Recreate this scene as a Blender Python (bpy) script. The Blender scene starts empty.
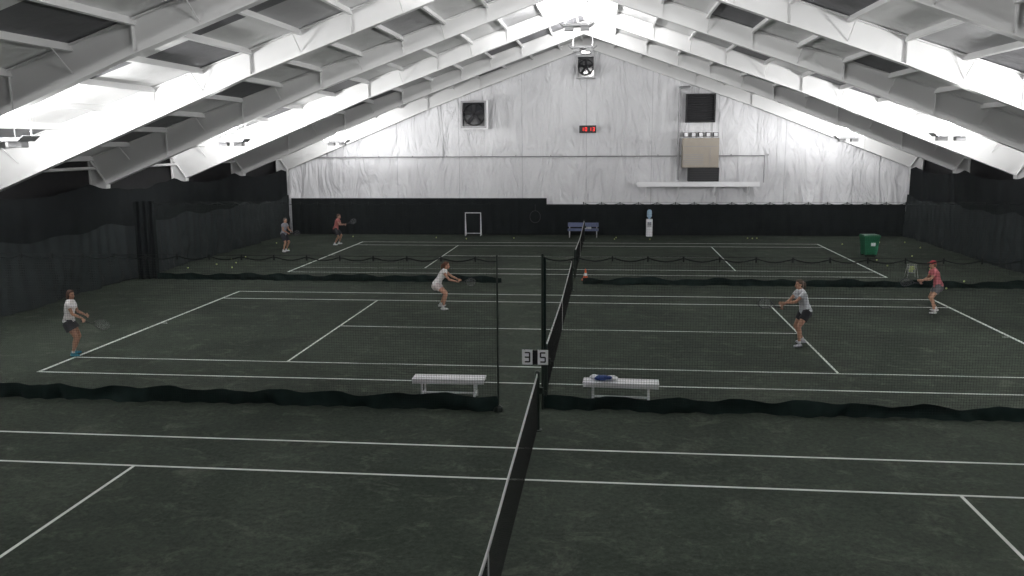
import bpy, bmesh, math, random
import numpy as np
from mathutils import Vector, Matrix, noise
random.seed(7)
SC=bpy.context.scene
COL=bpy.context.collection
try:
    SC.view_settings.view_transform='Standard'
    SC.view_settings.look='None'
except Exception: pass

# ------------------------------------------------------------ materials
def mat(name,col,rough=0.7,metal=0.0,emit=None,estr=0,var=0.0,vscale=5.0,bump=0.0,bscale=20.0,spec=0.3):
    m=bpy.data.materials.new(name); m.use_nodes=True
    nt=m.node_tree; n=nt.nodes; l=nt.links
    b=n['Principled BSDF']
    b.inputs['Base Color'].default_value=(*col,1); b.inputs['Roughness'].default_value=rough
    b.inputs['Metallic'].default_value=metal
    b.inputs['Specular IOR Level'].default_value=spec
    if emit: 
        b.inputs['Emission Color'].default_value=(*emit,1); b.inputs['Emission Strength'].default_value=estr
    if var>0 or bump>0:
        tc=n.new('ShaderNodeTexCoord')
    if var>0:
        t=n.new('ShaderNodeTexNoise'); t.inputs['Scale'].default_value=vscale; t.inputs['Detail'].default_value=4
        l.new(tc.outputs['Object'],t.inputs['Vector'])
        mx=n.new('ShaderNodeMix'); mx.data_type='RGBA'
        mx.inputs[6].default_value=(*[c*(1-var) for c in col],1); mx.inputs[7].default_value=(*[min(1,c*(1+var)) for c in col],1)
        l.new(t.outputs['Fac'],mx.inputs[0]); l.new(mx.outputs[2],b.inputs['Base Color'])
    if bump>0:
        t=n.new('ShaderNodeTexNoise'); t.inputs['Scale'].default_value=bscale; t.inputs['Detail'].default_value=3
        l.new(tc.outputs['Object'],t.inputs['Vector'])
        bp=n.new('ShaderNodeBump'); bp.inputs['Strength'].default_value=bump; bp.inputs['Distance'].default_value=0.02
        l.new(t.outputs['Fac'],bp.inputs['Height']); l.new(bp.outputs['Normal'],b.inputs['Normal'])
    return m

CL0=(0.031,0.039,0.031); CL1=(0.052,0.063,0.050); CL2=(0.118,0.126,0.104)
def mat_clay():
    m=bpy.data.materials.new('green_clay'); m.use_nodes=True
    nt=m.node_tree; n=nt.nodes; l=nt.links; b=n['Principled BSDF']
    b.inputs['Roughness'].default_value=0.95; b.inputs['Specular IOR Level'].default_value=0.08
    tc=n.new('ShaderNodeTexCoord')
    def no(scale,det,rough=0.6,vec=None,dist=0):
        t=n.new('ShaderNodeTexNoise'); t.inputs['Scale'].default_value=scale; t.inputs['Detail'].default_value=det
        t.inputs['Roughness'].default_value=rough; t.inputs['Distortion'].default_value=dist
        l.new(vec or tc.outputs['Object'],t.inputs['Vector']); return t
    def ramp(t,a,b_,c0,c1):
        r=n.new('ShaderNodeValToRGB'); r.color_ramp.elements[0].position=a; r.color_ramp.elements[1].position=b_
        r.color_ramp.elements[0].color=(*c0,1); r.color_ramp.elements[1].color=(*c1,1); l.new(t.outputs['Fac'],r.inputs[0]); return r
    A=ramp(no(0.35,6,0.65,dist=0.6),0.35,0.7,CL0,CL1)
    mp=n.new('ShaderNodeMapping'); mp.inputs['Scale'].default_value=(1.0,1.3,1); l.new(tc.outputs['Object'],mp.inputs['Vector'])
    S=ramp(no(1.3,9,0.78,mp.outputs['Vector'],0.7),0.52,0.82,(0,0,0),(1,1,1))
    mx=n.new('ShaderNodeMix'); mx.data_type='RGBA'; l.new(S.outputs[0],mx.inputs[0]); l.new(A.outputs[0],mx.inputs[6]); mx.inputs[7].default_value=(*CL2,1)
    G=ramp(no(11,6,0.85),0.3,0.72,(0.5,0.5,0.5),(1.5,1.5,1.5))
    mu=n.new('ShaderNodeMix'); mu.data_type='RGBA'; mu.blend_type='MULTIPLY'; mu.inputs[0].default_value=1
    l.new(mx.outputs[2],mu.inputs[6]); l.new(G.outputs[0],mu.inputs[7]); l.new(mu.outputs[2],b.inputs['Base Color'])
    bp=n.new('ShaderNodeBump'); bp.inputs['Strength'].default_value=0.3; bp.inputs['Distance'].default_value=0.01
    g=no(30,4); l.new(g.outputs['Fac'],bp.inputs['Height']); l.new(bp.outputs['Normal'],b.inputs['Normal'])
    return m

def mat_vinyl():
    m=bpy.data.materials.new('white_vinyl_wall'); m.use_nodes=True
    nt=m.node_tree; n=nt.nodes; l=nt.links; b=n['Principled BSDF']
    b.inputs['Roughness'].default_value=0.5; b.inputs['Specular IOR Level'].default_value=0.3
    tc=n.new('ShaderNodeTexCoord')
    mp=n.new('ShaderNodeMapping'); mp.inputs['Scale'].default_value=(1.1,1,0.35); l.new(tc.outputs['Object'],mp.inputs['Vector'])
    t=n.new('ShaderNodeTexNoise'); t.inputs['Scale'].default_value=0.9; t.inputs['Detail'].default_value=3; t.inputs['Distortion'].default_value=2.2
    l.new(mp.outputs[0],t.inputs['Vector'])
    t2=n.new('ShaderNodeTexNoise'); t2.inputs['Scale'].default_value=0.25; t2.inputs['Detail'].default_value=2
    l.new(tc.outputs['Object'],t2.inputs['Vector'])
    r=n.new('ShaderNodeValToRGB'); r.color_ramp.elements[0].position=0.3; r.color_ramp.elements[1].position=0.7
    r.color_ramp.elements[0].color=(0.60,0.60,0.62,1); r.color_ramp.elements[1].color=(0.78,0.78,0.80,1)
    l.new(t2.outputs['Fac'],r.inputs[0])
    sx=n.new('ShaderNodeSeparateXYZ'); l.new(tc.outputs['Object'],sx.inputs[0])
    md=n.new('ShaderNodeMath'); md.operation='PINGPONG'; md.inputs[1].default_value=1.83; l.new(sx.outputs['X'],md.inputs[0])
    lt=n.new('ShaderNodeMath'); lt.operation='LESS_THAN'; lt.inputs[1].default_value=0.02; l.new(md.outputs[0],lt.inputs[0])
    mx=n.new('ShaderNodeMix'); mx.data_type='RGBA'; l.new(lt.outputs[0],mx.inputs[0]); l.new(r.outputs[0],mx.inputs[6]); mx.inputs[7].default_value=(0.50,0.50,0.52,1)
    l.new(mx.outputs[2],b.inputs['Base Color'])
    bp=n.new('ShaderNodeBump'); bp.inputs['Strength'].default_value=1.0; bp.inputs['Distance'].default_value=0.30
    l.new(t.outputs['Fac'],bp.inputs['Height']); l.new(bp.outputs['Normal'],b.inputs['Normal'])
    return m

def mat_ceiling():
    m=bpy.data.materials.new('roof_insulation'); m.use_nodes=True
    nt=m.node_tree; n=nt.nodes; l=nt.links; b=n['Principled BSDF']
    b.inputs['Roughness'].default_value=0.6
    tc=n.new('ShaderNodeTexCoord')
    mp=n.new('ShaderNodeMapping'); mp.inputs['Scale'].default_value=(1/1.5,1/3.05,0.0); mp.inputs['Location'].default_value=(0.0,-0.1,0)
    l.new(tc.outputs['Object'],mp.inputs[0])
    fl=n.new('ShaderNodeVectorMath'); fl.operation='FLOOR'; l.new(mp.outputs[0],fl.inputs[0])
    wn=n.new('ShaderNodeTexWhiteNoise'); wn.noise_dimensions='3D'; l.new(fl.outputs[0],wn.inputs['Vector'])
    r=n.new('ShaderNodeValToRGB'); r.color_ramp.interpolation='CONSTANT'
    e=r.color_ramp.elements; e[0].position=0; e[0].color=(0.14,0.14,0.15,1); e[1].position=0.33; e[1].color=(0.45,0.45,0.46,1)  # random grey cells painted in for the rafters' shadow patches on the lining
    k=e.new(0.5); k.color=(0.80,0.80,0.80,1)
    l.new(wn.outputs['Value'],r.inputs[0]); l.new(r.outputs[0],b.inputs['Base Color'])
    t=n.new('ShaderNodeTexNoise'); t.inputs['Scale'].default_value=1.5; t.inputs['Detail'].default_value=4
    l.new(tc.outputs['Object'],t.inputs['Vector'])
    bp=n.new('ShaderNodeBump'); bp.inputs['Strength'].default_value=0.5; bp.inputs['Distance'].default_value=0.1
    l.new(t.outputs['Fac'],bp.inputs['Height']); l.new(bp.outputs['Normal'],b.inputs['Normal'])
    return m

M={}
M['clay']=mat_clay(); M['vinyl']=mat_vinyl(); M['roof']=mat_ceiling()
M['line']=mat('court_line_white',(0.68,0.70,0.67),0.8,var=0.3,vscale=3)
M['steel']=mat('white_painted_steel',(0.76,0.76,0.76),0.45,var=0.05,vscale=1)
M['blackcloth']=mat('black_tarp',(0.012,0.014,0.015),0.9,var=0.3,vscale=1.5,spec=0.1)
M['screen']=mat('dark_windscreen',(0.028,0.033,0.034),0.9,var=0.35,vscale=1.2,spec=0.1)
M['darkwall']=mat('dark_wall',(0.03,0.03,0.032),0.8,var=0.2)
M['hem']=mat('green_black_vinyl',(0.010,0.018,0.017),0.85,var=0.4,vscale=4,spec=0.1)
M['cord']=mat('black_cord',(0.007,0.009,0.009),0.8)
M['netcord']=mat('tennis_net_cord',(0.006,0.006,0.006),0.8)
M['band']=mat('net_headband',(0.6,0.6,0.6),0.6)
M['post']=mat('dark_green_post',(0.012,0.02,0.016),0.4)
M['white']=mat('white_plastic',(0.85,0.85,0.87),0.35)
M['fixture']=mat('fixture_grey',(0.42,0.42,0.43),0.5)
M['black']=mat('black_plastic',(0.012,0.012,0.014),0.4)
M['dark']=mat('dark_recess',(0.02,0.02,0.022),0.6)
M['slat']=mat('dark_slat',(0.05,0.05,0.055),0.6)
M['grey']=mat('grey_metal',(0.3,0.3,0.31),0.45,metal=0.4)
M['tan']=mat('beige_cabinet',(0.36,0.32,0.27),0.5,var=0.08)
M['green']=mat('green_bin',(0.012,0.10,0.05),0.5)
M['blue']=mat('blue_fabric',(0.02,0.05,0.2),0.6)
M['bluel']=mat('blue_grey_pad',(0.12,0.14,0.24),0.6)
M['orange']=mat('orange_cone',(0.75,0.12,0.03),0.5)
M['red']=mat('red_digits',(0.8,0.02,0.02),0.5,emit=(1,0.04,0.03),estr=1.4)
M['ball']=mat('tennis_ball_felt',(0.55,0.62,0.25),0.9)
M['wire']=mat('wire',(0.45,0.45,0.45),0.4,metal=0.5)
M['glass']=mat('dark_pane',(0.012,0.014,0.018),0.1,spec=0.5)
M['lamp']=mat('lamp_lens',(0.8,0.8,0.8),0.4,emit=(1,0.98,0.95),estr=4)
M['water']=mat('bottle_blue',(0.35,0.5,0.65),0.2)

# ------------------------------------------------------------ mesh helpers
def obj(name,bm,m=None,parent=None,smooth=False):
    me=bpy.data.meshes.new(name); bm.to_mesh(me); bm.free()
    o=bpy.data.objects.new(name,me); COL.objects.link(o)
    if m:
        for x in (m if isinstance(m,list) else [m]): me.materials.append(x)
    if smooth:
        for p in me.polygons: p.use_smooth=True
    if parent: o.parent=parent
    return o
def empty(name,loc=(0,0,0),rz=0):
    o=bpy.data.objects.new(name,None); o.empty_display_size=0.2; o.location=loc; o.rotation_euler=(0,0,rz); COL.objects.link(o); return o
def box(bm,c,s,rot=None,mi=0,bev=0):
    r=bmesh.ops.create_cube(bm,size=1.0)
    vs=r['verts']
    for v in vs:
        v.co=Vector((v.co.x*s[0],v.co.y*s[1],v.co.z*s[2]))
    fs=set(f for v in vs for f in v.link_faces)
    for f in fs: f.material_index=mi
    if bev>0:
        es=list(set(e for v in vs for e in v.link_edges))
        rr=bmesh.ops.bevel(bm,geom=es,offset=bev,segments=2,affect='EDGES',profile=0.5)
        vs=list(set(v for f in rr['faces'] for v in f.verts)|set(v for v in vs if v.is_valid))
        for f in rr['faces']: f.material_index=mi
    R=rot or Matrix.Identity(3)
    for v in vs: v.co=R@v.co+Vector(c)
def basis(d):
    d=Vector(d).normalized(); a=Vector((0,0,1)) if abs(d.z)<0.9 else Vector((1,0,0))
    x=d.cross(a).normalized(); y=d.cross(x).normalized(); return x,y,d
def tube(bm,pts,rad,n=8,cap=True,mi=0,lat=None,rad2=None,round_=True):
    pts=[Vector(p) for p in pts]; N=len(pts)
    if not isinstance(rad,(list,tuple)): rad=[rad]*N
    if rad2 is None: rad2=rad
    elif not isinstance(rad2,(list,tuple)): rad2=[rad2]*N
    secs=[]
    tang=[]
    for i in range(N):
        a=pts[max(0,i-1)]; b=pts[min(N-1,i+1)]; tang.append((b-a).normalized())
    fx=None
    frames=[]
    for i in range(N):
        d=tang[i]
        if lat is not None: x=(Vector(lat)-d*d.dot(Vector(lat))).normalized()
        elif fx is None: x=basis(d)[0]
        else: x=(fx-d*d.dot(fx)).normalized()
        fx=x; frames.append((x,d.cross(x).normalized(),d))
    if cap and round_:
        x,y,d=frames[0]
        for k in (85,60,30):
            a=math.radians(k); m_=min(rad[0],rad2[0]); secs.append((pts[0]-d*m_*math.sin(a),x,y,rad[0]*math.cos(a),rad2[0]*math.cos(a)))
    for i in range(N): secs.append((pts[i],frames[i][0],frames[i][1],rad[i],rad2[i]))
    if cap and round_:
        x,y,d=frames[-1]
        for k in (30,60,85):
            a=math.radians(k); m_=min(rad[-1],rad2[-1]); secs.append((pts[-1]+d*m_*math.sin(a),x,y,rad[-1]*math.cos(a),rad2[-1]*math.cos(a)))
    rings=[]
    for c,x,y,r1,r2 in secs:
        rings.append([bm.verts.new(c+x*r1*math.cos(2*math.pi*j/n)+y*r2*math.sin(2*math.pi*j/n)) for j in range(n)])
    for a,b in zip(rings[:-1],rings[1:]):
        for j in range(n):
            f=bm.faces.new((a[j],a[(j+1)%n],b[(j+1)%n],b[j])); f.material_index=mi
    if cap:
        f=bm.faces.new(rings[0][::-1]); f.material_index=mi
        f=bm.faces.new(rings[-1]); f.material_index=mi
def ell(bm,c,r,B=None,mi=0,seg=16):
    rr=bmesh.ops.create_uvsphere(bm,u_segments=seg,v_segments=seg//2+2,radius=1)
    B=B or Matrix.Identity(3)
    for v in rr['verts']:
        v.co=B@Vector((v.co.x*r[0],v.co.y*r[1],v.co.z*r[2]))+Vector(c)
        for f in v.link_faces: f.material_index=mi
def torus(bm,c,R1,R2,r,x,y,n=28,k=6,mi=0):
    x=Vector(x).normalized(); y=Vector(y).normalized(); z=x.cross(y)
    rings=[]
    for i in range(n):
        a=2*math.pi*i/n; p=Vector(c)+x*R1*math.cos(a)+y*R2*math.sin(a); d=(x*math.cos(a)+y*math.sin(a)).normalized()
        rings.append([bm.verts.new(p+d*r*math.cos(2*math.pi*j/k)+z*r*math.sin(2*math.pi*j/k)) for j in range(k)])
    for i in range(n):
        a=rings[i]; b=rings[(i+1)%n]
        for j in range(k):
            f=bm.faces.new((a[j],a[(j+1)%k],b[(j+1)%k],b[j])); f.material_index=mi
def prism_y(bm,prof,y0,y1,mi=0):
    a=[bm.verts.new((p[0],y0,p[1])) for p in prof]; b=[bm.verts.new((p[0],y1,p[1])) for p in prof]
    n=len(prof)
    for f in ([bm.faces.new(a),bm.faces.new(b[::-1])]+[bm.faces.new((a[i],b[i],b[(i+1)%n],a[(i+1)%n])) for i in range(n)]): f.material_index=mi

# ------------------------------------------------------------ room
XW=18.35; YB=31.2; YF=-18.8; ZR=10.95; ZE=ZR-0.342*XW
def zroof(x): return ZR-0.342*abs(x)
bm=bmesh.new(); box(bm,(0,(YB+YF)/2,-0.1),(2*XW+1,YB-YF+1,0.2)); obj('floor',bm,M['clay'])
bm=bmesh.new(); nx=420; nz=30; g=[]
for i in range(nx+1):
    x=-XW+2*XW*i/nx; col=[]
    for k in range(nz+1):
        z=zroof(x)*k/nz
        seam=abs(((x+0.6)/1.83)%1-0.5)*2
        a=0.03*(1-seam**6)+0.13*noise.noise(Vector((x*0.9,z*0.35,0)))+0.05*noise.noise(Vector((x*2.2+z*0.8,z*0.9,5)))
        col.append(bm.verts.new((x,YB-a,z)))
    g.append(col)
for i in range(nx):
    for k in range(nz): bm.faces.new((g[i][k],g[i+1][k],g[i+1][k+1],g[i][k+1]))
obj('wall_back',bm,M['vinyl'],smooth=True)
for s,nm in ((-1,'wall_left'),(1,'wall_right')):
    bm=bmesh.new(); box(bm,(s*(XW+0.05),(YB+YF)/2,ZE/2),(0.1,YB-YF,ZE)); obj(nm,bm,M['darkwall'])
bm=bmesh.new(); prism_y(bm,[(-XW,0),(XW,0),(XW,ZE),(0,ZR),(-XW,ZE)],YF-0.1,YF); obj('wall_front',bm,M['darkwall'])
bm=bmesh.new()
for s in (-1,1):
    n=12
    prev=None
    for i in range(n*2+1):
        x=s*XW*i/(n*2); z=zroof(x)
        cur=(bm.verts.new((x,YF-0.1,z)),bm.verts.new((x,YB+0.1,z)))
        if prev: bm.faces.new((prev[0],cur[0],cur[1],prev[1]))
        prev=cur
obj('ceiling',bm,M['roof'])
bm=bmesh.new()
ang=math.atan(0.342)
for s in (-1,1):
    for i in range(1,13):
        x=s*1.5*i
        R=Matrix.Rotation(s*ang,3,'Y')
        box(bm,(x,(YB+YF)/2,zroof(x)-0.09),(0.07,YB-YF-0.05,0.17),R)
    box(bm,(s*0.25,(YB+YF)/2,zroof(.25)-0.08),(0.07,YB-YF-0.05,0.14))
obj('roof_purlins',bm,M['steel'])
FY=[-11.9,-5.8,0.3,6.4,12.5,18.6,24.7,30.75]
def frame(y):
    bm=bmesh.new()
    for s in (-1,1):
        X=lambda x:s*x
        top=[(18.1,zroof(18.1)-0.02),(0,ZR-0.02)]
        kn=(17.45,3.75); rb=(0,ZR-0.6)
        mid=(9.0,7.12)
        prof=[(X(18.1),0),(X(17.85),0),(X(kn[0]),kn[1]),(X(mid[0]),mid[1]),(0,rb[1]),(0,top[1][1]),(X(18.1),top[0][1])]
        if s<0: prof=prof[::-1]
        prism_y(bm,prof,y-0.012,y+0.012)
        def fl(a,b,w=0.26,t=0.03):
            a=Vector((X(a[0]),y,a[1])); b=Vector((X(b[0]),y,b[1])); d=b-a; L=d.length; an=math.atan2(d.z,d.x)
            box(bm,(a+b)/2,(L,w,t),Matrix.Rotation(-an,3,'Y'))
        fl((17.85,0),kn); fl(kn,mid); fl(mid,rb); fl((18.1,0),(18.1,zroof(18.1)-0.05)); fl((18.1,zroof(18.1)-.04),(0,ZR-0.04))
        fl(kn,(18.1,zroof(18.1)-0.05),0.24,0.03)
        for xx in (15.0,12.0,9.0,6.0,3.0,0.06):
            zt=zroof(xx)-0.04
            zb=(kn[1]+(mid[1]-kn[1])*(kn[0]-xx)/(kn[0]-mid[0])) if xx>9 else mid[1]+(rb[1]-mid[1])*(9-xx)/9
            w=0.25 if xx in (9.0,0.06) else 0.14
            box(bm,(X(xx),y,(zt+zb)/2),(0.03,w,zt-zb))
    return obj('roof_frame',bm,M['steel'])
for y in FY: frame(y)
bm=bmesh.new()
for s in (-1,1):
    tube(bm,[(s*17.9,YF+0.1,4.35),(s*17.9,YB-0.1,4.35)],0.06,8)
    for y in FY[:-1]:
        for xx in (4.5,7.5,10.5,13.5,16.5):
            zb=zroof(xx)-0.65
            for q in (-1,1): tube(bm,[(s*xx,y,zb),(s*xx,y+q*0.75,zroof(xx)-0.12)],0.015,5)
obj('roof_bracing',bm,M['steel'])

# ------------------------------------------------------------ court lines
def court(y0):
    bm=bmesh.new()
    def ln(x0,x1,ya,yb): box(bm,((x0+x1)/2,(ya+yb)/2,0.002),(abs(x1-x0),abs(yb-ya),0.004))
    B=11.885; w=0.05
    for s in (-1,1):
        ln(s*B-s*0.08,s*B,y0,y0+10.97)
        ln(s*6.4-w/2,s*6.4+w/2,y0+1.37,y0+9.6)
        ln(s*B,s*B-s*0.25,y0+5.46,y0+5.51)
    for yy in (0.025,1.395,9.575,10.945): ln(-B,B,y0+yy-w/2,y0+yy+w/2)
    ln(-6.4,6.4,y0+5.46,y0+5.51)
    obj('floor_court_lines',bm,M['line'])
Y0=[-14.89,0.0,15.62]
for y in Y0: court(y)

# ------------------------------------------------------------ tennis nets
def cord(bm,a,b,r):
    a=Vector(a); b=Vector(b); x,y,d=basis(b-a)
    A=[bm.verts.new(a+x*r*cx+y*r*cy) for cx,cy in ((1,0),(0,1),(-1,0),(0,-1))]
    Bv=[bm.verts.new(b+x*r*cx+y*r*cy) for cx,cy in ((1,0),(0,1),(-1,0),(0,-1))]
    for j in range(4): bm.faces.new((A[j],A[(j+1)%4],Bv[(j+1)%4],Bv[j]))
def tnet(y0):
    P=empty('tennis_net',(0,y0+5.485,0))
    L=12.8; h=L/2
    zt=lambda y:0.914+(1.07-0.914)*(abs(y)/h)**1.0
    bm=bmesh.new()
    n=int(L/0.05)
    for i in range(n+1):
        y=-h+L*i/n; cord(bm,(0,y,0.03),(0,y,zt(y)),0.0022)
    for k in range(1,20):
        f=k/20
        cord(bm,(0,-h,zt(h)*f),(0,0,zt(0)*f),0.0022); cord(bm,(0,0,zt(0)*f),(0,h,zt(h)*f),0.0022)
    obj('net_mesh',bm,M['netcord'],P)
    bm=bmesh.new()
    for s in (-1,1):
        a=Vector((0,0,zt(0)-0.03)); b=Vector((0,s*h,zt(h)-0.03)); d=b-a
        box(bm,(a+b)/2,(0.014,d.length,0.065),Matrix.Rotation(math.atan2(d.z,d.y),3,'X'))
    box(bm,(0,0,0.46),(0.016,0.05,0.9))
    obj('headband',bm,M['band'],P)
    bm=bmesh.new()
    for s in (-1,1):
        tube(bm,[(0,s*h,0.0),(0,s*h,1.09)],0.045,12,round_=False)
        ell(bm,(0,s*h,1.09),(0.045,0.045,0.03))
        box(bm,(0.07,s*h,0.75),(0.06,0.05,0.12)); tube(bm,[(0.1,s*h,0.75),(0.16,s*h,0.75),(0.16,s*h,0.65)],0.01,6)
        tube(bm,[(0,s*h,0.0),(0,s*h,0.02)],0.09,12,round_=False)
    obj('posts',bm,M['post'],P)
for y in Y0: tnet(y)

# flip score cards hung on the divider end pole
P=empty('score_flip_board',(-0.13,-1.85,0.105))
bm=bmesh.new()
box(bm,(0,-0.07,0.98),(0.5,0.02,0.28),bev=0.005); box(bm,(0.13,-0.035,0.98),(0.05,0.05,0.1))
for cx,w in ((-0.15,0.2),(0.15,0.2)): box(bm,(cx,-0.09,0.985),(w,0.012,0.29),mi=1)
for x in (-0.2,-0.08,0.08,0.2): torus(bm,(x,-0.09,1.14),0.014,0.014,0.003,(0,1,0),(0,0,1),10,4,mi=2)
def digit(bm,ch,cx,cz,y,w,h,t,mi):
    segs={'3':'abgcd','5':'afgcd','1':'bc','0':'abcdef','2':'abged','8':'abcdefg','9':'abcdfg'}[ch]
    D={'a':((0,h/2),(w,t)),'g':((0,0),(w,t)),'d':((0,-h/2),(w,t)),'b':((w/2,h/4),(t,h/2)),'c':((w/2,-h/4),(t,h/2)),'f':((-w/2,h/4),(t,h/2)),'e':((-w/2,-h/4),(t,h/2))}
    for s in segs:
        (dx,dz),(a,b)=D[s]; box(bm,(cx+dx,y,cz+dz),(a+t*0.2,0.006,b+t*0.2),mi=mi)
digit(bm,'3',-0.15,0.985,-0.099,0.09,0.18,0.022,2); digit(bm,'5',0.15,0.985,-0.099,0.09,0.18,0.022,2)
obj('cards',bm,[M['black'],M['white'],M['black']],P)

# ------------------------------------------------------------ curtains
def curtain(name,p0,p1,z0,z1,amp=0.06,wl=0.35,m=None,parent=None,step=0.06,nz=8,topf=None,seed=0,flare=0.0,creep=0.0):
    p0=Vector((p0[0],p0[1],0)); p1=Vector((p1[0],p1[1],0)); d=(p1-p0); L=d.length; d.normalize(); nrm=Vector((-d.y,d.x,0))
    n=max(4,int(L/step)); bm=bmesh.new(); g=[]
    for i in range(n+1):
        s=L*i/n; zt=z1+(topf(s) if topf else 0); c=[]
        for k in range(nz+1):
            t=k/nz; z=z0+(zt-z0)*t
            ph=s/wl*2*math.pi+2.2*noise.noise(Vector((s*0.5,seed,t*0.5)))*2
            a=amp*(math.sin(ph)*(0.6+0.8*abs(noise.noise(Vector((s*0.8,seed+3,0))))))*(0.55+0.45*(1-t))+flare*(1-t)*noise.noise(Vector((s*1.1,seed,z*2)))
            ww=creep*noise.noise(Vector((s*0.25,seed+9,0)))*(1-t)
            c.append(bm.verts.new(p0+d*s+nrm*(a+ww)+Vector((0,0,z))))
        g.append(c)
    for i in range(n):
        for k in range(nz): bm.faces.new((g[i][k],g[i+1][k],g[i+1][k+1],g[i][k+1]))
    return obj(name,bm,m or M['blackcloth'],parent,smooth=True)
curtain('backdrop_curtain',(-17.2,30.4),(-2.2,30.4),0.01,2.1,0.03,0.5,seed=1)
curtain('backdrop_curtain',(-2.25,30.45),(17.3,30.45),0.01,1.75,0.03,0.6,seed=2)
def scal(s): 
    t=((s+0.8)/6.1)%1; return -0.3*math.sin(math.pi*t)+0.08*noise.noise(Vector((s,0,0)))
for s in (-1,1):
    curtain('side_windscreen',(s*17.3,YF+0.2),(s*17.3,30.3),0.01,2.25,0.05,0.6,M['screen'],seed=3+s,flare=0.25,creep=0.3,
            topf=lambda q:0.06*math.sin(q*2.1)-0.15*abs(math.sin(q*math.pi/6.1)))
    curtain('upper_tarp',(s*17.42,YF+0.4),(s*17.42,30.4),1.7,3.78,0.03,1.3,seed=8+s,topf=scal)

# ------------------------------------------------------------ divider nets
def divider(x0,x1,y,ztop,hemh,cell,seed,r=0.0018):
    P=empty('divider_net',((x0+x1)/2,y,0)); cx=(x0+x1)/2
    bm=bmesh.new(); L=x1-x0; n=int(L/cell)
    hook=0.66
    def zt(x):
        t=((x-x0)/hook)%1; return ztop-0.07*math.sin(math.pi*t)
    def yy(x,z): return 0.06*math.sin(x*1.3+seed)*(1-z/ztop)
    for i in range(n+1):
        x=x0+L*i/n
        cord(bm,(x-cx,yy(x,0.1),0.1),(x-cx,0,zt(x)),r)
    m=int(ztop/cell); st=0.575
    k=int(L/st)
    for j in range(1,m):
        z=j*cell
        for i in range(k):
            xa=x0+L*i/k; xb=x0+L*(i+1)/k
            if z>min(zt(xa),zt(xb)): continue
            cord(bm,(xa-cx,yy(xa,z),z),(xb-cx,yy(xb,z),z),r)
    obj('netting',bm,M['cord'],P)
    bm=bmesh.new()
    k=int(L/0.11); pts=[(x0+L*i/k-cx,0,zt(x0+L*i/k)) for i in range(k+1)]
    tube(bm,pts,0.011,5)
    tube(bm,[(x0-cx,0,ztop+0.02),(x1-cx,0,ztop+0.02)],0.004,5)
    q=int(L/hook)
    for i in range(q+1):
        x=x0+i*hook-cx; tube(bm,[(x,0,ztop+0.02),(x,0,ztop-0.06)],0.016,6)
    obj('top_rope',bm,M['cord'],P)
    curtain('hem_skirt',(x0-cx,0.0),(x1-cx,0.0),0.005,hemh,0.05,0.5,M['hem'],P,step=0.05,nz=6,seed=seed,flare=0.22,
              topf=lambda s:0.10*noise.noise(Vector((s*0.7,seed,1)))+0.03*math.sin(s*2*math.pi/1.15))
    return P
P=divider(-17.1,-0.85,-1.95,3.0,0.30,0.05,1); 
bm=bmesh.new(); c=P.location.x; tube(bm,[(-0.85-c,0,0),(-0.85-c,0,3.05)],0.018,8); tube(bm,[(-0.85-c,0,0),(-0.85-c,0,0.03)],0.10,12); obj('end_pole',bm,M['post'],P)
P=divider(-0.0,17.1,-1.75,3.0,0.27,0.05,2)
c=P.location.x; bm=bmesh.new(); tube(bm,[(-0.0-c,0,0),(-0.0-c,0,3.05)],0.028,10); obj('end_pole',bm,M['post'],P)
curtain('gathered_net',(0.0-c,0.0),(0.07-c,0.0),1.1,3.0,0.022,0.05,M['hem'],P,step=0.01,seed=4)
P=divider(-16.3,-2.7,13.45,3.0,0.24,0.06,3)
P=divider(0.35,17.1,13.3,3.0,0.24,0.06,4)
curtain('gathered_curtain',(-17.0,13.3),(-16.3,13.6),0.01,3.05,0.10,0.22,M['blackcloth'],step=0.02,seed=6,flare=0.1)

# ------------------------------------------------------------ benches
def bench(x,y,rz,L=1.4):
    P=empty('court_bench',(x,y,0),rz)
    bm=bmesh.new()
    for k in (-1,0,1): box(bm,(0,k*0.125,0.435),(L,0.115,0.035),bev=0.008)
    for s in (-1,1):
        xx=s*(L/2-0.2)
        box(bm,(xx,0,0.40),(0.05,0.36,0.035))
        for q in (-1,1):
            tube(bm,[(xx,q*0.14,0.40),(xx,q*0.2,0.0)],0.02,8,round_=False)
        box(bm,(xx,0,0.12),(0.03,0.36,0.03))
    box(bm,(0,0,0.12),(L-0.4,0.03,0.03)); box(bm,(0,-0.18,0.395),(L-0.02,0.012,0.08)); box(bm,(0,0.18,0.395),(L-0.02,0.012,0.08))
    obj('frame',bm,M['white'],P); return P
bench(-1.95,-1.2,0.02,1.48); bench(1.52,-1.2,-0.03,1.5)
bm=bmesh.new()
ell(bm,(0,0,0.05),(0.16,0.13,0.05)); ell(bm,(0.2,0.02,0.045),(0.14,0.1,0.045),mi=1); ell(bm,(0.12,-0.05,0.07),(0.10,0.07,0.04),mi=0); ell(bm,(-0.12,0.03,0.05),(0.1,0.09,0.05),mi=1)
for v in bm.verts: v.co+=v.co.normalized()*0.02*noise.noise(v.co*14)
o=obj('folded_towel',bm,[M['blue'],M['white']],smooth=True); o.location=(1.13,-1.19,0.455)

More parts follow.
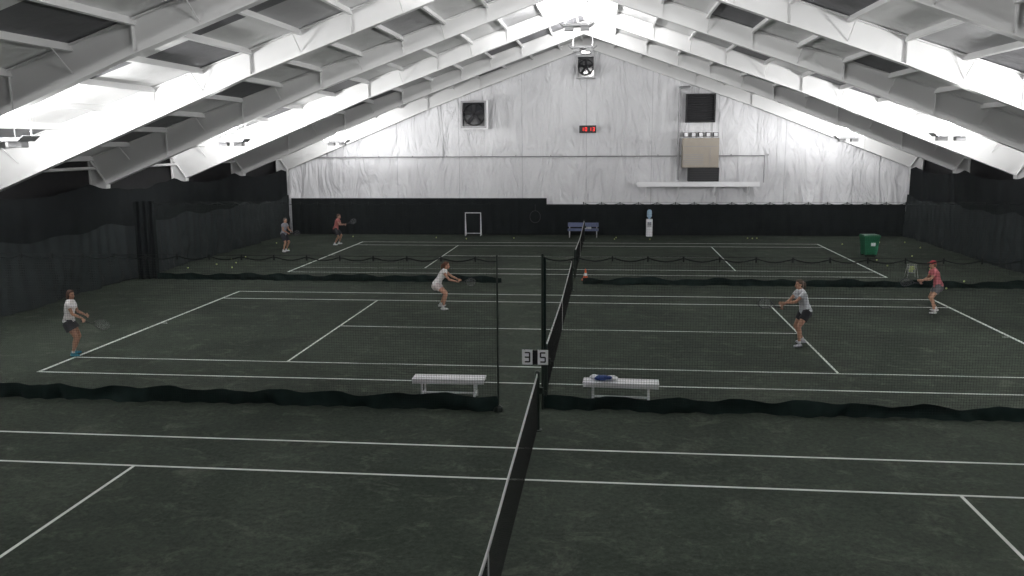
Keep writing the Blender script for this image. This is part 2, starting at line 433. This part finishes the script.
# ------------------------------------------------------------ suspended uplights
def uplight(x,y,z,s,pw):
    P=empty('suspended_uplight',(x,y,z))
    bm=bmesh.new()
    prof=[(-0.65,0.10),(-0.5,-0.02),(0.5,-0.02),(0.65,0.10)]
    for a,b in zip(prof[:-1],prof[1:]):
        c=((a[0]+b[0])/2,0,(a[1]+b[1])/2); d=(b[0]-a[0],b[1]-a[1]); L=math.hypot(*d)
        box(bm,c,(L+0.01,0.62,0.02),Matrix.Rotation(-math.atan2(d[1],d[0]),3,'Y'))
    for q in (-1,1): 
        box(bm,(0,q*0.31,0.02),(1.02,0.015,0.08))
        box(bm,(q*0.3,0,-0.1),(0.34,0.28,0.15),bev=0.02)
        for w in (-0.45,0.45): tube(bm,[(w,q*0.29,0.06),(w,q*0.29,zroof(x+w)-z-0.02)],0.008,5)
    obj('housing',bm,M['fixture'],P)
    for q in (-0.27,0.27):
        li=bpy.data.lights.new('lamp','POINT'); li.shadow_soft_size=0.07; li.energy=pw/2; li.color=(1,0.995,0.985)
        o=bpy.data.objects.new('lamp',li); COL.objects.link(o); o.parent=P; o.location=(q,0,0.14)
for y,pw in ((-11.0,2200),(1.3,1900),(13.6,1800),(26.4,850)):
    for s in (-1,1): uplight(s*13.0,y,5.3,s,pw)
for y,pw in ((-9,1500),(3.5,1300),(15.5,850),(23.0,220)): uplight(0,y,9.5,1,pw)

# ------------------------------------------------------------ back-wall equipment
YW=31.0
def vent(name,x,z,w,h,d=0.3,louv=8,frame='white',inner='glass',fan=False):
    P=empty(name,(x,YW-d/2-0.1,z)); bm=bmesh.new(); t=0.09
    for s in (-1,1):
        box(bm,(s*(w/2-t/2),0,0),(t,d,h)); box(bm,(0,0,s*(h/2-t/2)),(w-2*t,d,t))
    box(bm,(0,d/2-0.03,0),(w-2*t,0.04,h-2*t),mi=1)
    R=Matrix.Rotation(0.6,3,'X')
    if fan:
        rr=min(w,h)/2-t-0.03
        torus(bm,(0,-d/2+0.05,0),rr,rr,0.03,(1,0,0),(0,0,1),mi=2)
        for q in (0.33,0.66): torus(bm,(0,-d/2+0.03,0),rr*q,rr*q,0.006,(1,0,0),(0,0,1),mi=2)
        for i in range(8):
            a=math.pi*2*i/8; tube(bm,[(0,-d/2+0.03,0),(rr*math.cos(a),-d/2+0.03,rr*math.sin(a))],0.006,4,mi=2)
        for i in range(5):
            a=math.pi*2*i/5+0.3; B=Matrix.Rotation(-a,3,'Y')@Matrix.Rotation(0.5,3,'X')
            box(bm,B@Vector((rr*0.5,0,0)),(rr*0.8,0.012,rr*0.35),B,mi=3)
        ell(bm,(0,0,0),(0.09,0.09,0.09),mi=3,seg=10)
    else:
        for i in range(louv):
            box(bm,(0,0,-h/2+t+(h-2*t)*(i+0.5)/louv),(w-2*t,0.09,0.012),R,mi=3)
    obj('casing',bm,[M[frame],M[inner],M['dark'],M['slat']],P); return P
vent('exhaust_fan',-6.35,6.8,1.45,1.5,0.35,frame='grey',fan=True)
bm=bmesh.new(); box(bm,(0,0,0),(0.08,0.5,1.55)); box(bm,(-0.7,0.0,-0.80),(1.5,0.5,0.05)); o=obj('fan_shelf_bracket',bm,M['white']); o.location=(-5.55,YW-0.35,6.8)
vent('gable_exhaust_fan',-0.05,9.3,1.05,1.25,0.45,frame='fixture',fan=True)
bm=bmesh.new(); box(bm,(0,0,0),(0.55,0.3,0.2),bev=0.03); box(bm,(0,-0.16,-0.02),(0.45,0.03,0.12),mi=1); tube(bm,[(0,0.1,0.1),(0,0.25,0.2)],0.02,6)
o=obj('gable_floodlight',bm,[M['grey'],M['lamp']]); o.location=(-0.05,YW-0.4,10.1)
P=empty('digital_clock',(0.08,YW-0.25,5.92)); bm=bmesh.new(); box(bm,(0,0,0),(0.95,0.12,0.42),bev=0.02)
for i,ch in enumerate('1013'):
    digit(bm,ch,-0.3+i*0.2+(0.03 if i>1 else 0),0,-0.065,0.09,0.18,0.022,1)
obj('case',bm,[M['black'],M['red']],P)
vent('intake_louver',6.25,7.0,1.6,1.55,0.3,louv=11,frame='dark',inner='dark')
P=empty('spotlight_bar',(6.3,YW-0.35,5.62)); bm=bmesh.new(); box(bm,(0,0.12,0.1),(1.9,0.06,0.06))
for i in range(5):
    x=-0.8+i*0.4; box(bm,(x,0.02,-0.05),(0.26,0.22,0.26),bev=0.02,mi=1); box(bm,(x,-0.1,-0.05),(0.2,0.02,0.2),mi=0)
obj('bar',bm,[M['white'],M['dark']],P)
P=empty('heating_unit',(6.25,YW-0.65,4.58)); bm=bmesh.new(); box(bm,(0,0,0),(1.95,0.8,1.6),bev=0.03)
box(bm,(0,-0.41,0.35),(1.8,0.02,0.03),mi=1); box(bm,(0.5,-0.41,-0.2),(0.02,0.02,1.0),mi=1)
for i in range(6): box(bm,(-0.4,-0.41,-0.6+i*0.1),(1.1,0.02,0.03),mi=1)
obj('cabinet',bm,[M['tan'],M['grey']],P)
bm=bmesh.new(); box(bm,(0.2,0,-1.18),(1.65,0.6,0.75),mi=0)
for i in range(5): box(bm,(0.2,-0.31,-1.45+i*0.13),(1.5,0.02,0.02),mi=1)
obj('blower_base',bm,[M['dark'],M['slat']],P)
bm=bmesh.new(); box(bm,(0,0,0),(6.6,0.9,0.14),bev=0.01); box(bm,(0,-0.44,-0.0),(6.6,0.04,0.26))
for x in (-2.8,-1,1,2.8): 
    box(bm,(x,0.4,-0.4),(0.06,0.06,0.7)); tube(bm,[(x,-0.38,-0.1),(x,0.38,-0.7)],0.025,6)
o=obj('ledge_shelf',bm,M['white']); o.location=(6.15,YW-0.6,2.88)
bm=bmesh.new(); tube(bm,[(0,0,0),(0,0,5.0)],0.07,10,round_=False)
for z in (0.5,2,3.5,4.7): torus(bm,(0,0,z),0.08,0.08,0.015,(1,0,0),(0,1,0),12,5)
tube(bm,[(0,0,5.0),(0.5,0,5.05)],0.07,8)
o=obj('gas_flue_pipe',bm,M['grey']); o.location=(5.1,YW-0.42,3.1)
bm=bmesh.new(); tube(bm,[(-16.6,0,0),(9.8,0,-0.05)],0.03,8); tube(bm,[(9.8,0,-0.05),(9.8,0,-1.5)],0.03,8)
for i in range(14): box(bm,(-16+2*i,0.08,0),(0.05,0.14,0.1))
o=obj('conduit_pipe',bm,M['grey']); o.location=(0,YW-0.18,4.45)

# ------------------------------------------------------------ small items
P=empty('wheeled_bin',(13.05,22.1,0),0.1); bm=bmesh.new()
tb=[(0.27,0.24,0.08),(0.34,0.31,0.9)]
a=[bm.verts.new((sx*tb[0][0],sy*tb[0][1],tb[0][2])) for sx,sy in ((-1,-1),(1,-1),(1,1),(-1,1))]
b=[bm.verts.new((sx*tb[1][0],sy*tb[1][1],tb[1][2])) for sx,sy in ((-1,-1),(1,-1),(1,1),(-1,1))]
bm.faces.new(a[::-1]); bm.faces.new(b)
for i in range(4): bm.faces.new((a[i],a[(i+1)%4],b[(i+1)%4],b[i]))
box(bm,(0,0,0.88),(0.74,0.68,0.06),bev=0.01); box(bm,(0,0,0.94),(0.72,0.66,0.06),bev=0.02); box(bm,(0,0.36,0.9),(0.5,0.05,0.05))
box(bm,(0.05,-0.31,0.55),(0.2,0.02,0.14),mi=1)
obj('body',bm,[M['green'],M['white']],P)
bm=bmesh.new()
for s in (-1,1): tube(bm,[(s*0.24-0.03,0.2,0.1),(s*0.24+0.03,0.2,0.1)],0.1,14,round_=False); box(bm,(s*0.22,-0.18,0.045),(0.06,0.06,0.09))
obj('wheels',bm,M['black'],P)
P=empty('water_cooler',(3.55,30.0,0)); bm=bmesh.new()
box(bm,(0,0,0.48),(0.34,0.34,0.96),bev=0.02); box(bm,(0,-0.175,0.7),(0.22,0.02,0.2),mi=1); box(bm,(0,-0.2,0.56),(0.24,0.08,0.03),mi=1)
for s in (-1,1): box(bm,(s*0.05,-0.2,0.78),(0.03,0.05,0.05),mi=2)
tube(bm,[(0,0,0.94),(0,0,1.02),(0,0,1.1),(0,0,1.36)],[0.05,0.06,0.14,0.14],14,mi=3)
obj('body',bm,[M['white'],M['grey'],M['blue'],M['water']],P)
bm=bmesh.new()
for x in (-0.44,0.44): tube(bm,[(x,0,0),(x,0.12,1.3)],0.022,8); tube(bm,[(x,0.35,0),(x,0.12,1.3)],0.018,8)
tube(bm,[(-0.44,0.12,1.3),(0.44,0.12,1.3)],0.022,8); tube(bm,[(-0.44,0.02,0.15),(0.44,0.02,0.15)],0.02,8)
o=obj('ball_rebound_frame',bm,M['white']); o.location=(-6.35,29.75,0)
bm=bmesh.new(); torus(bm,(0,0,0),0.30,0.34,0.014,(1,0,0),(0,0,1)); tube(bm,[(0,0,0.34),(0,0.02,0.7)],0.01,5)
o=obj('hanging_hoop',bm,M['slat']); o.location=(-2.85,30.33,1.05)  # plain dark hoop hung on the back curtain
P=empty('padded_bench',(-0.1,29.3,0)); bm=bmesh.new(); box(bm,(0,0,0.42),(1.7,0.42,0.12),bev=0.03); box(bm,(0,0.22,0.68),(1.7,0.08,0.24),bev=0.02)
for s in (-1,1):
    for q in (-1,1): box(bm,(s*0.75,q*0.16,0.19),(0.05,0.05,0.38),mi=1)
    box(bm,(s*0.75,0.2,0.6),(0.04,0.03,0.4),mi=1)
box(bm,(0.2,-0.02,0.52),(0.5,0.25,0.1),mi=1,bev=0.02)
obj('body',bm,[M['bluel'],M['fixture']],P)
bm=bmesh.new(); box(bm,(0,0,0.015),(0.3,0.3,0.03),bev=0.005); tube(bm,[(0,0,0.03),(0,0,0.16),(0,0,0.27),(0,0,0.42)],[0.11,0.075,0.05,0.02],16,round_=False)
for f in bm.faces:
    c=f.calc_center_median()
    if 0.16<c.z<0.27: f.material_index=1
o=obj('traffic_cone',bm,[M['orange'],M['white']]); o.location=(0.42,14.35,0)
bm=bmesh.new()
for z,r in ((0.0,0.13),(0.1,0.145),(0.2,0.16),(0.3,0.17)): torus(bm,(0,0,0.2+z),r,r,0.006,(1,0,0),(0,1,0),20,5)
for i in range(16):
    a=2*math.pi*i/16; tube(bm,[(0.13*math.cos(a),0.13*math.sin(a),0.2),(0.17*math.cos(a),0.17*math.sin(a),0.5)],0.004,4)
for s in (-1,1):
    for q in (-1,1): tube(bm,[(s*0.12,q*0.12,0.5),(s*0.2,q*0.16,0.0)],0.008,5)
for i in range(-3,4): tube(bm,[(i*0.035,-0.12,0.2),(i*0.035,0.12,0.2)],0.004,4)
for i in range(26): ell(bm,(random.uniform(-.09,.09),random.uniform(-.09,.09),random.uniform(0.24,0.42)),(0.033,)*3,mi=1,seg=8)
o=obj('ball_hopper',bm,[M['wire'],M['ball']]); o.location=(12.75,15.7,0)
bm=bmesh.new()
for i in range(32):
    r=random.random()
    if r<0.25: x=random.uniform(-16.5,-12.5); y=random.uniform(14,29)
    elif r<0.7: x=random.uniform(12.8,16.8); y=random.uniform(12,28)
    else: x=random.uniform(-10,12); y=random.uniform(28.0,29.2)
    ell(bm,(x,y,0.034),(0.034,)*3,seg=8)
obj('tennis_balls',bm,M['ball'],smooth=True)

# ------------------------------------------------------------ people
def remesh(bm,name,vox,smooth=3):
    me=bpy.data.meshes.new(name); bmesh.ops.recalc_face_normals(bm,faces=bm.faces); bm.to_mesh(me); bm.free()
    o=bpy.data.objects.new(name,me); COL.objects.link(o)
    r=o.modifiers.new('r','REMESH'); r.mode='VOXEL'; r.voxel_size=vox
    if smooth: s=o.modifiers.new('s','SMOOTH'); s.iterations=smooth; s.factor=0.5
    dg=bpy.context.evaluated_depsgraph_get(); ev=o.evaluated_get(dg); nm=bpy.data.meshes.new_from_object(ev)
    o.modifiers.clear(); o.data=nm; bpy.data.meshes.remove(me)
    for p in nm.polygons: p.use_smooth=True
    return o
def ik(a,t,l1,l2,hint):
    a=Vector(a); t=Vector(t); d=t-a; D=d.length
    if D>l1+l2-0.005: t=a+d.normalized()*(l1+l2-0.005); d=t-a; D=d.length
    x=(l1*l1-l2*l2+D*D)/(2*D); h=math.sqrt(max(0,l1*l1-x*x)); dn=d.normalized()
    hp=Vector(hint); hp=(hp-dn*hp.dot(dn)).normalized()
    return a+dn*x+hp*h,t
def hand(bm,w,d,n,side,grip):
    d=d.normalized(); n=(n-d*n.dot(d)).normalized(); t=d.cross(n)*side
    tube(bm,[w-d*0.01,w+d*0.03,w+d*0.085],[0.024,0.034,0.04],10,lat=t,rad2=[0.018,0.017,0.014])
    lens=[0.072,0.08,0.074,0.058]
    for i,L in enumerate(lens):
        off=t*(0.03-0.02*i); p=w+d*0.08+off; pts=[p]; a=0
        for s,(f,c) in enumerate(((0.42,1.15 if grip else 0.3),(0.33,1.3 if grip else 0.35),(0.25,0.9 if grip else 0.25))):
            a+=c*(0.75 if grip else 1); p=p+(d*math.cos(a)+n*math.sin(a))*L*f; pts.append(p)
        tube(bm,pts,[0.0095,0.009,0.008,0.007],8)
    p=w+d*0.025+t*0.028; q=p+(t*0.75+d*0.6+n*0.35).normalized()*0.035
    r=q+((d*0.7+n*0.9) if grip else (d*0.9+t*0.2+n*0.3)).normalized()*0.03; s_=r+((n*0.9-t*0.5) if grip else (d+n*0.3)).normalized()*0.024
    tube(bm,[p,q,r,s_],[0.013,0.0115,0.010,0.008],8)
SK={}
def cmat(name,c,rough=0.75,var=0.08): 
    k=(name,c)
    if k not in SK: SK[k]=mat(name,c,rough,var=var,vscale=8,spec=0.25)
    return SK[k]
def person(loc,face,p):
    S=p.get('s',1.0)
    skinm=cmat('skin',p.get('skin',(0.42,0.23,0.16)),0.5)
    P=empty('tennis_player',loc,face)
    lean=p.get('lean',0.1); tw=p.get('twist',0.0)
    pel=Vector((p.get('px',0),p.get('py',0),p.get('pz',0.92)))
    up=Vector((p.get('side',0.0),math.sin(lean),math.cos(lean))).normalized()
    up2=Vector((p.get('side',0.0),math.sin(lean*1.25),math.cos(lean*1.25))).normalized()
    lat0=Vector((1,0,0)); lat=Vector((math.cos(tw),math.sin(tw),0)); lat=(lat-up*lat.dot(up)).normalized()
    fwd=up.cross(lat); 
    if fwd.y<0: fwd=-fwd
    waist=pel+up*0.17; chest=pel+up*0.17+up2*0.2; nb=chest+up2*0.145
    male=p.get('male',False); k=1.1 if male else 1.0
    fat=p.get('fat',1.0)
    shW=0.175*k
    sh={s:chest+up2*0.095+lat*s*shW for s in (-1,1)}
    hip={s:pel+lat0*s*0.095+Vector((0,0,-0.03)) for s in (-1,1)}
    ank={s:Vector((p['feet'][0 if s<0 else 1][0],p['feet'][0 if s<0 else 1][1],0.095)) for s in (-1,1)}
    knee={}
    for s in (-1,1):
        knee[s],ank[s]=ik(hip[s],ank[s],0.43,0.41,p.get('kh',{}).get(s,(s*0.25,1,0.1)))
    el={};wr={}
    for s in (-1,1):
        t=Vector(p['wr'][0 if s<0 else 1]); el[s],wr[s]=ik(sh[s],t,0.28,0.25,p.get('eh',{}).get(s,(s*0.7,-0.6,-0.8)))
    hy=p.get('hyaw',0); hp=p.get('hpit',0.1)
    hf=Vector((math.sin(-hy)*math.cos(hp),math.cos(hy)*math.cos(hp),-math.sin(hp))); hl=Vector((math.cos(hy),math.sin(hy),0)).normalized(); hl=(hl-hf*hl.dot(hf)).normalized(); hu=hl.cross(hf)
    hneck=nb+(up2*0.6+Vector((0,0,0.6))).normalized()*0.06
    hc=hneck+hu*0.095+hf*0.02
    HB=Matrix((hl,hf,hu)).transposed()
    H=lambda x,y,z:hc+HB@Vector((x,y,z))
    bm=bmesh.new()
    def torso(bm,g=0.0,a=0,b=5):
        c=[pel-up*0.06,pel+up*0.03,waist,waist+up2*0.1,chest+up2*0.02,chest+up2*0.10,nb-up2*0.01]
        w=[0.150,0.162,0.128*fat,0.135*fat,0.150*k,0.150*k,0.07]
        d=[0.105,0.115,0.088*fat,0.1*fat,0.112*k,0.092,0.055]
        tube(bm,c[a:b+1],[x+g for x in w[a:b+1]],20,lat=lat,rad2=[x+g for x in d[a:b+1]])
    torso(bm,0,0,6)
    if not male:
        for s in (-1,1): ell(bm,chest+fwd*0.085+lat*s*0.065-up2*0.0,(0.055,0.055,0.055))
    tube(bm,[nb-up2*0.04,hneck+hu*0.03],[0.058,0.05],14)
    for s in (-1,1):
        tube(bm,[nb-up2*0.03+lat*s*0.04,sh[s]],[0.045,0.052],12)
        tube(bm,[sh[s],sh[s]*0.5+el[s]*0.5,el[s]],[0.052*k,0.043*k,0.036*k],12)
        tube(bm,[el[s],el[s]*0.65+wr[s]*0.35,wr[s]],[0.036*k,0.037*k,0.023],12)
        tube(bm,[hip[s],hip[s]*0.55+knee[s]*0.45,knee[s]],[0.09*fat,0.077*fat,0.053],14)
        back=Vector((0,-1,0))
        tube(bm,[knee[s],knee[s]*0.68+ank[s]*0.32+back*0.012,knee[s]*0.3+ank[s]*0.7,ank[s]],[0.052,0.056,0.04,0.033],12)
    ell(bm,H(0,-0.005,0.03),(0.074,0.092,0.088),HB); ell(bm,H(0,0.018,-0.035),(0.058,0.072,0.075),HB); ell(bm,H(0,0.06,-0.085),(0.028,0.026,0.022),HB)
    tube(bm,[H(0,0.088,0.005),H(0,0.106,-0.028)],[0.009,0.015],8)
    for s in (-1,1):
        ell(bm,H(s*0.076,-0.005,-0.01),(0.01,0.02,0.032),HB); ell(bm,H(s*0.035,0.066,-0.025),(0.022,0.02,0.02),HB)
    ell(bm,H(0,0.082,-0.055),(0.024,0.012,0.009),HB)
    parts=[(remesh(bm,'b',0.0105,2),skinm)]
    rd=Vector(p['racket']).normalized(); rs=p.get('rside',1)
    for s in (-1,1):
        bm=bmesh.new(); fd=(wr[s]-el[s]).normalized()
        if s==rs:
            d=(fd-rd*fd.dot(rd)*0.85).normalized(); n=rd.cross(d)
            hand(bm,wr[s],d,n,1 if (d.cross((n-d*n.dot(d)).normalized())).dot(rd)>0 else -1,True)
            if s==rs: gp=wr[s]+d*0.075+(n-d*n.dot(d)).normalized()*0.028
        else:
            n=-lat*s
            n=(n-fd*n.dot(fd)).normalized()
            t=fd.cross(n); sd=1 if t.dot(fwd)>0 else -1
            hand(bm,wr[s],fd,n,sd,False)
        parts.append((remesh(bm,'h',0.0045,1),skinm))
    bm=bmesh.new(); sl=p.get('sleeve',0.45)
    torso(bm,0.012,1,5)
    if not male:
        for s in (-1,1): ell(bm,chest+fwd*0.088+lat*s*0.065,(0.064,0.064,0.064))
    tube(bm,[pel-up*0.01,pel+up*0.1],[0.188,0.165],20,lat=lat,rad2=[0.145,0.124])
    for s in (-1,1):
        tube(bm,[nb-up2*0.05+lat*s*0.05,sh[s]],[0.05,0.06],12)
        if sl>0: 
            q=sh[s].lerp(el[s],sl); tube(bm,[sh[s],q],[0.064*k,0.062*k],14,round_=False)
    parts.append((remesh(bm,'s',0.011,2),cmat('shirt',p['shirt'])))
    bm=bmesh.new(); bt=p.get('bottom','shorts')
    tube(bm,[pel-up*0.08,pel+up*0.05],[0.178,0.177],20,lat=lat0,rad2=[0.136,0.134])
    tl=p.get('leg',0.4)
    for s in (-1,1):
        q=hip[s].lerp(knee[s],tl); tube(bm,[hip[s]+Vector((0,0,0.03)),hip[s].lerp(knee[s],tl*0.5),q],[0.108,0.106*fat,0.102*fat],16,round_=False)
    if bt=='skirt':
        mid=(hip[-1].lerp(knee[-1],0.5)+hip[1].lerp(knee[1],0.5))/2
        wide=abs((hip[-1].lerp(knee[-1],0.5)-hip[1].lerp(knee[1],0.5)).x)/2
        tube(bm,[pel+up*0.04,pel-up*0.06,mid],[0.172,0.185,wide+0.135],20,lat=lat0,rad2=[0.130,0.155,0.165],round_=False)
    parts.append((remesh(bm,'t',0.011,2),cmat('shorts',p['bot'])))
    bm=bmesh.new(); bs=bmesh.new()
    for s in (-1,1):
        td=p.get('toes',{}).get(s,(s*0.25,1)); td=Vector((td[0],td[1],0)).normalized(); a=ank[s]; b0=Vector((a.x,a.y,a.z-0.055))
        heel=b0-td*0.045; toe=Vector((b0.x,b0.y,b0.z))+td*0.15
        pts=[heel,b0+td*0.03,b0.lerp(toe,0.65),toe]
        lt=Vector((td.y,-td.x,0))
        tube(bm,pts,[0.036,0.042,0.048,0.036],14,lat=lt,rad2=[0.04,0.04,0.033,0.026])
        tube(bm,[a+Vector((0,0,0.0)),b0],[0.04,0.042],12)
        tube(bs,[a.lerp(knee[s],-0.02),a.lerp(knee[s],0.14)],[0.037,0.041],12,round_=False)
    parts.append((remesh(bm,'shoe',0.009,2),cmat('shoe',p.get('shoe',(0.7,0.7,0.72)))))
    parts.append((remesh(bs,'sock',0.009,1),cmat('sock',(0.7,0.7,0.7))))
    bm=bmesh.new()
    ell(bm,H(0,-0.022,0.045),(0.083,0.093,0.088),HB); ell(bm,H(0,-0.055,-0.01),(0.076,0.058,0.075),HB)
    ell(bm,H(0,0.03,0.098),(0.06,0.05,0.028),HB)
    hs=p.get('hair','pony')
    if hs=='pony': tube(bm,[H(0,-0.1,0.05),H(0,-0.145,0.02),H(0,-0.15,-0.06),H(0,-0.135,-0.14)],[0.022,0.03,0.028,0.012],10)
    if hs=='bob':
        for s in (-1,1): ell(bm,H(s*0.07,-0.025,-0.03),(0.022,0.055,0.085),HB)
        ell(bm,H(0,-0.07,-0.06),(0.07,0.04,0.06),HB)
    parts.append((remesh(bm,'hair',0.009,2),cmat('hair',p.get('hairc',(0.05,0.03,0.02)))))
    if p.get('cap'):
        bm=bmesh.new(); ell(bm,H(0,-0.01,0.065),(0.09,0.104,0.078),HB); ell(bm,H(0,0.11,0.06),(0.065,0.07,0.012),HB)
        parts.append((remesh(bm,'cap',0.009,1),cmat('cap',p['cap'])))
    bm=bmesh.new()
    for s in (-1,1): ell(bm,H(s*0.03,0.085,0.004),(0.012,0.006,0.007),HB,seg=8); box(bm,H(s*0.03,0.087,0.022),(0.028,0.006,0.005),HB)
    me=bpy.data.meshes.new('eyes'); bm.to_mesh(me); bm.free(); o=bpy.data.objects.new('eyes',me); COL.objects.link(o); parts.append((o,cmat('eye',(0.02,0.015,0.01))))
    bm=bmesh.new(); ell(bm,H(0,0.092,-0.055),(0.02,0.006,0.006),HB,seg=8)
    me=bpy.data.meshes.new('mouth'); bm.to_mesh(me); bm.free(); o=bpy.data.objects.new('mouth',me); COL.objects.link(o); parts.append((o,cmat('lips',(0.35,0.1,0.09))))
    bmj=bmesh.new(); mats=[]
    for o,m_ in parts:
        if m_ not in mats: mats.append(m_)
        i=mats.index(m_); b0=len(bmj.faces)
        bmj.from_mesh(o.data); bmj.faces.ensure_lookup_table()
        for f in bmj.faces[b0:]: f.material_index=i; f.smooth=True
        d=o.data; bpy.data.objects.remove(o); bpy.data.meshes.remove(d)
    zmin=min(v.co.z for v in bmj.verts)
    for v in bmj.verts: v.co.z-=zmin
    ob=obj('body',bmj,mats,P)
    bm=bmesh.new()
    fn=Vector(p.get('rn',(0,0,1))); fn=(fn-rd*fn.dot(rd)).normalized(); side=rd.cross(fn)
    g0=gp-rd*0.06+Vector((0,0,-zmin))
    tube(bm,[g0,g0+rd*0.2],0.0165,8,mi=0); 
    tube(bm,[g0+rd*0.2,g0+rd*0.27],0.012,8,mi=1)
    c=g0+rd*0.52
    for s in (-1,1): tube(bm,[g0+rd*0.26,g0+rd*0.33+side*s*0.05,c-rd*0.12+side*s*0.095],0.010,6,mi=1)
    torus(bm,c,0.17,0.132,0.011,rd,side,28,6,mi=1)
    for i in range(-5,6):
        q=i*0.023; e=math.sqrt(max(0,1-(q/0.132)**2))*0.17; tube(bm,[c+side*q-rd*e,c+side*q+rd*e],0.0012,4,cap=False,mi=2)
    for i in range(-7,8):
        q=i*0.022; e=math.sqrt(max(0,1-(q/0.17)**2))*0.132; tube(bm,[c+rd*q-side*e,c+rd*q+side*e],0.0012,4,cap=False,mi=2)
    obj('tennis_racket',bm,[M['black'],cmat('racket_frame',p.get('rc',(0.05,0.05,0.06)),0.4),M['grey']],P,smooth=True)
    P.scale=(S,S,S)
    return P
R90=-math.pi/2
person((-12.0,1.55,0.005),R90+0.25,dict(s=0.98,pz=0.90,py=-0.02,lean=0.12,feet=[(-0.14,-0.02),(0.15,0.06)],wr=[(-0.12,0.34,1.02),(0.16,0.36,0.98)],racket=(-0.5,1,-0.35),rn=(1,0.1,0.5),rside=1,
  shirt=(0.74,0.72,0.72),bot=(0.035,0.035,0.04),bottom='skirt',leg=0.4,shoe=(0.05,0.24,0.32),hair='bob',hairc=(0.06,0.03,0.02),hpit=0.1,hyaw=-0.5,fat=1.12,rc=(0.05,0.05,0.05)))
person((-3.95,8.3,0.005),R90+0.1,dict(s=1.0,pz=0.78,py=-0.16,lean=0.48,feet=[(-0.28,-0.08),(0.28,0.05)],wr=[(0.02,0.54,0.92),(0.14,0.48,0.88)],racket=(0.5,1,0.0),rn=(1,0,0.2),
  shirt=(0.76,0.75,0.75),bot=(0.58,0.50,0.50),shoe=(0.7,0.7,0.7),hair='pony',hairc=(0.12,0.05,0.03),hpit=0.05,sleeve=0.0,rc=(0.05,0.05,0.05),skin=(0.45,0.24,0.17)))
person((-14.5,22.1,0.005),R90-0.2,dict(s=1.0,pz=0.88,lean=0.15,feet=[(-0.16,0.0),(0.16,0.05)],wr=[(-0.1,0.38,1.0),(0.16,0.36,0.95)],racket=(0.1,1,0.1),rn=(1,0,0.2),
  shirt=(0.28,0.28,0.32),bot=(0.03,0.03,0.04),male=True,hair='short',hairc=(0.15,0.13,0.12),leg=0.8))
person((-12.8,25.1,0.005),R90+0.1,dict(s=1.0,pz=0.84,py=-0.05,lean=0.25,feet=[(-0.22,0.05),(0.24,-0.08)],wr=[(-0.05,0.42,1.05),(0.25,0.48,1.1)],racket=(0.2,1,0.35),rn=(1,0,0.2),
  shirt=(0.42,0.14,0.13),bot=(0.03,0.03,0.035),male=True,hair='short',hairc=(0.12,0.08,0.06),leg=0.8))
person((6.15,4.1,0.005),-R90+0.25,dict(s=1.04,pz=0.87,py=-0.1,lean=0.28,feet=[(-0.2,0.12),(0.2,-0.16)],wr=[(-0.05,0.47,1.08),(0.15,0.44,0.98)],racket=(0.0,1,0.3),rn=(1,0,0.2),
  shirt=(0.48,0.49,0.52),bot=(0.02,0.02,0.024),shoe=(0.45,0.45,0.5),hair='pony',hairc=(0.10,0.07,0.055),leg=0.55,hpit=0.05,fat=1.06))
person((11.1,8.75,0.005),-R90-0.05,dict(s=0.97,pz=0.86,py=-0.05,lean=0.28,feet=[(-0.24,0.08),(0.22,-0.1)],wr=[(-0.02,0.45,1.02),(0.14,0.42,0.95)],racket=(-0.1,1,0.05),rn=(1,0,0.3),
  shirt=(0.48,0.14,0.16),bot=(0.12,0.12,0.13),shoe=(0.6,0.6,0.62),hair='short',hairc=(0.1,0.06,0.04),cap=(0.35,0.05,0.06),leg=0.55,male=True))

# ------------------------------------------------------------ camera
yaw,pit,rol,f=0.1124,0.1680,-0.0075,847.24
F=Vector((-math.sin(yaw)*math.cos(pit),math.cos(yaw)*math.cos(pit),-math.sin(pit)))
R=F.cross(Vector((0,0,1))).normalized(); U=R.cross(F)
R2=math.cos(rol)*R+math.sin(rol)*U; U2=-math.sin(rol)*R+math.cos(rol)*U
cd=bpy.data.cameras.new('camera'); cd.sensor_width=36; cd.lens=f/1024*36; cd.clip_end=200
co=bpy.data.objects.new('camera',cd); COL.objects.link(co)
m4=Matrix((R2,U2,-F)).transposed().to_4x4(); m4.translation=Vector((1.2116,-17.6825,5.1185)); co.matrix_world=m4
SC.camera=co
w=bpy.data.worlds.new('world'); w.use_nodes=True; w.node_tree.nodes['Background'].inputs[0].default_value=(0.02,0.02,0.02,1); SC.world=w
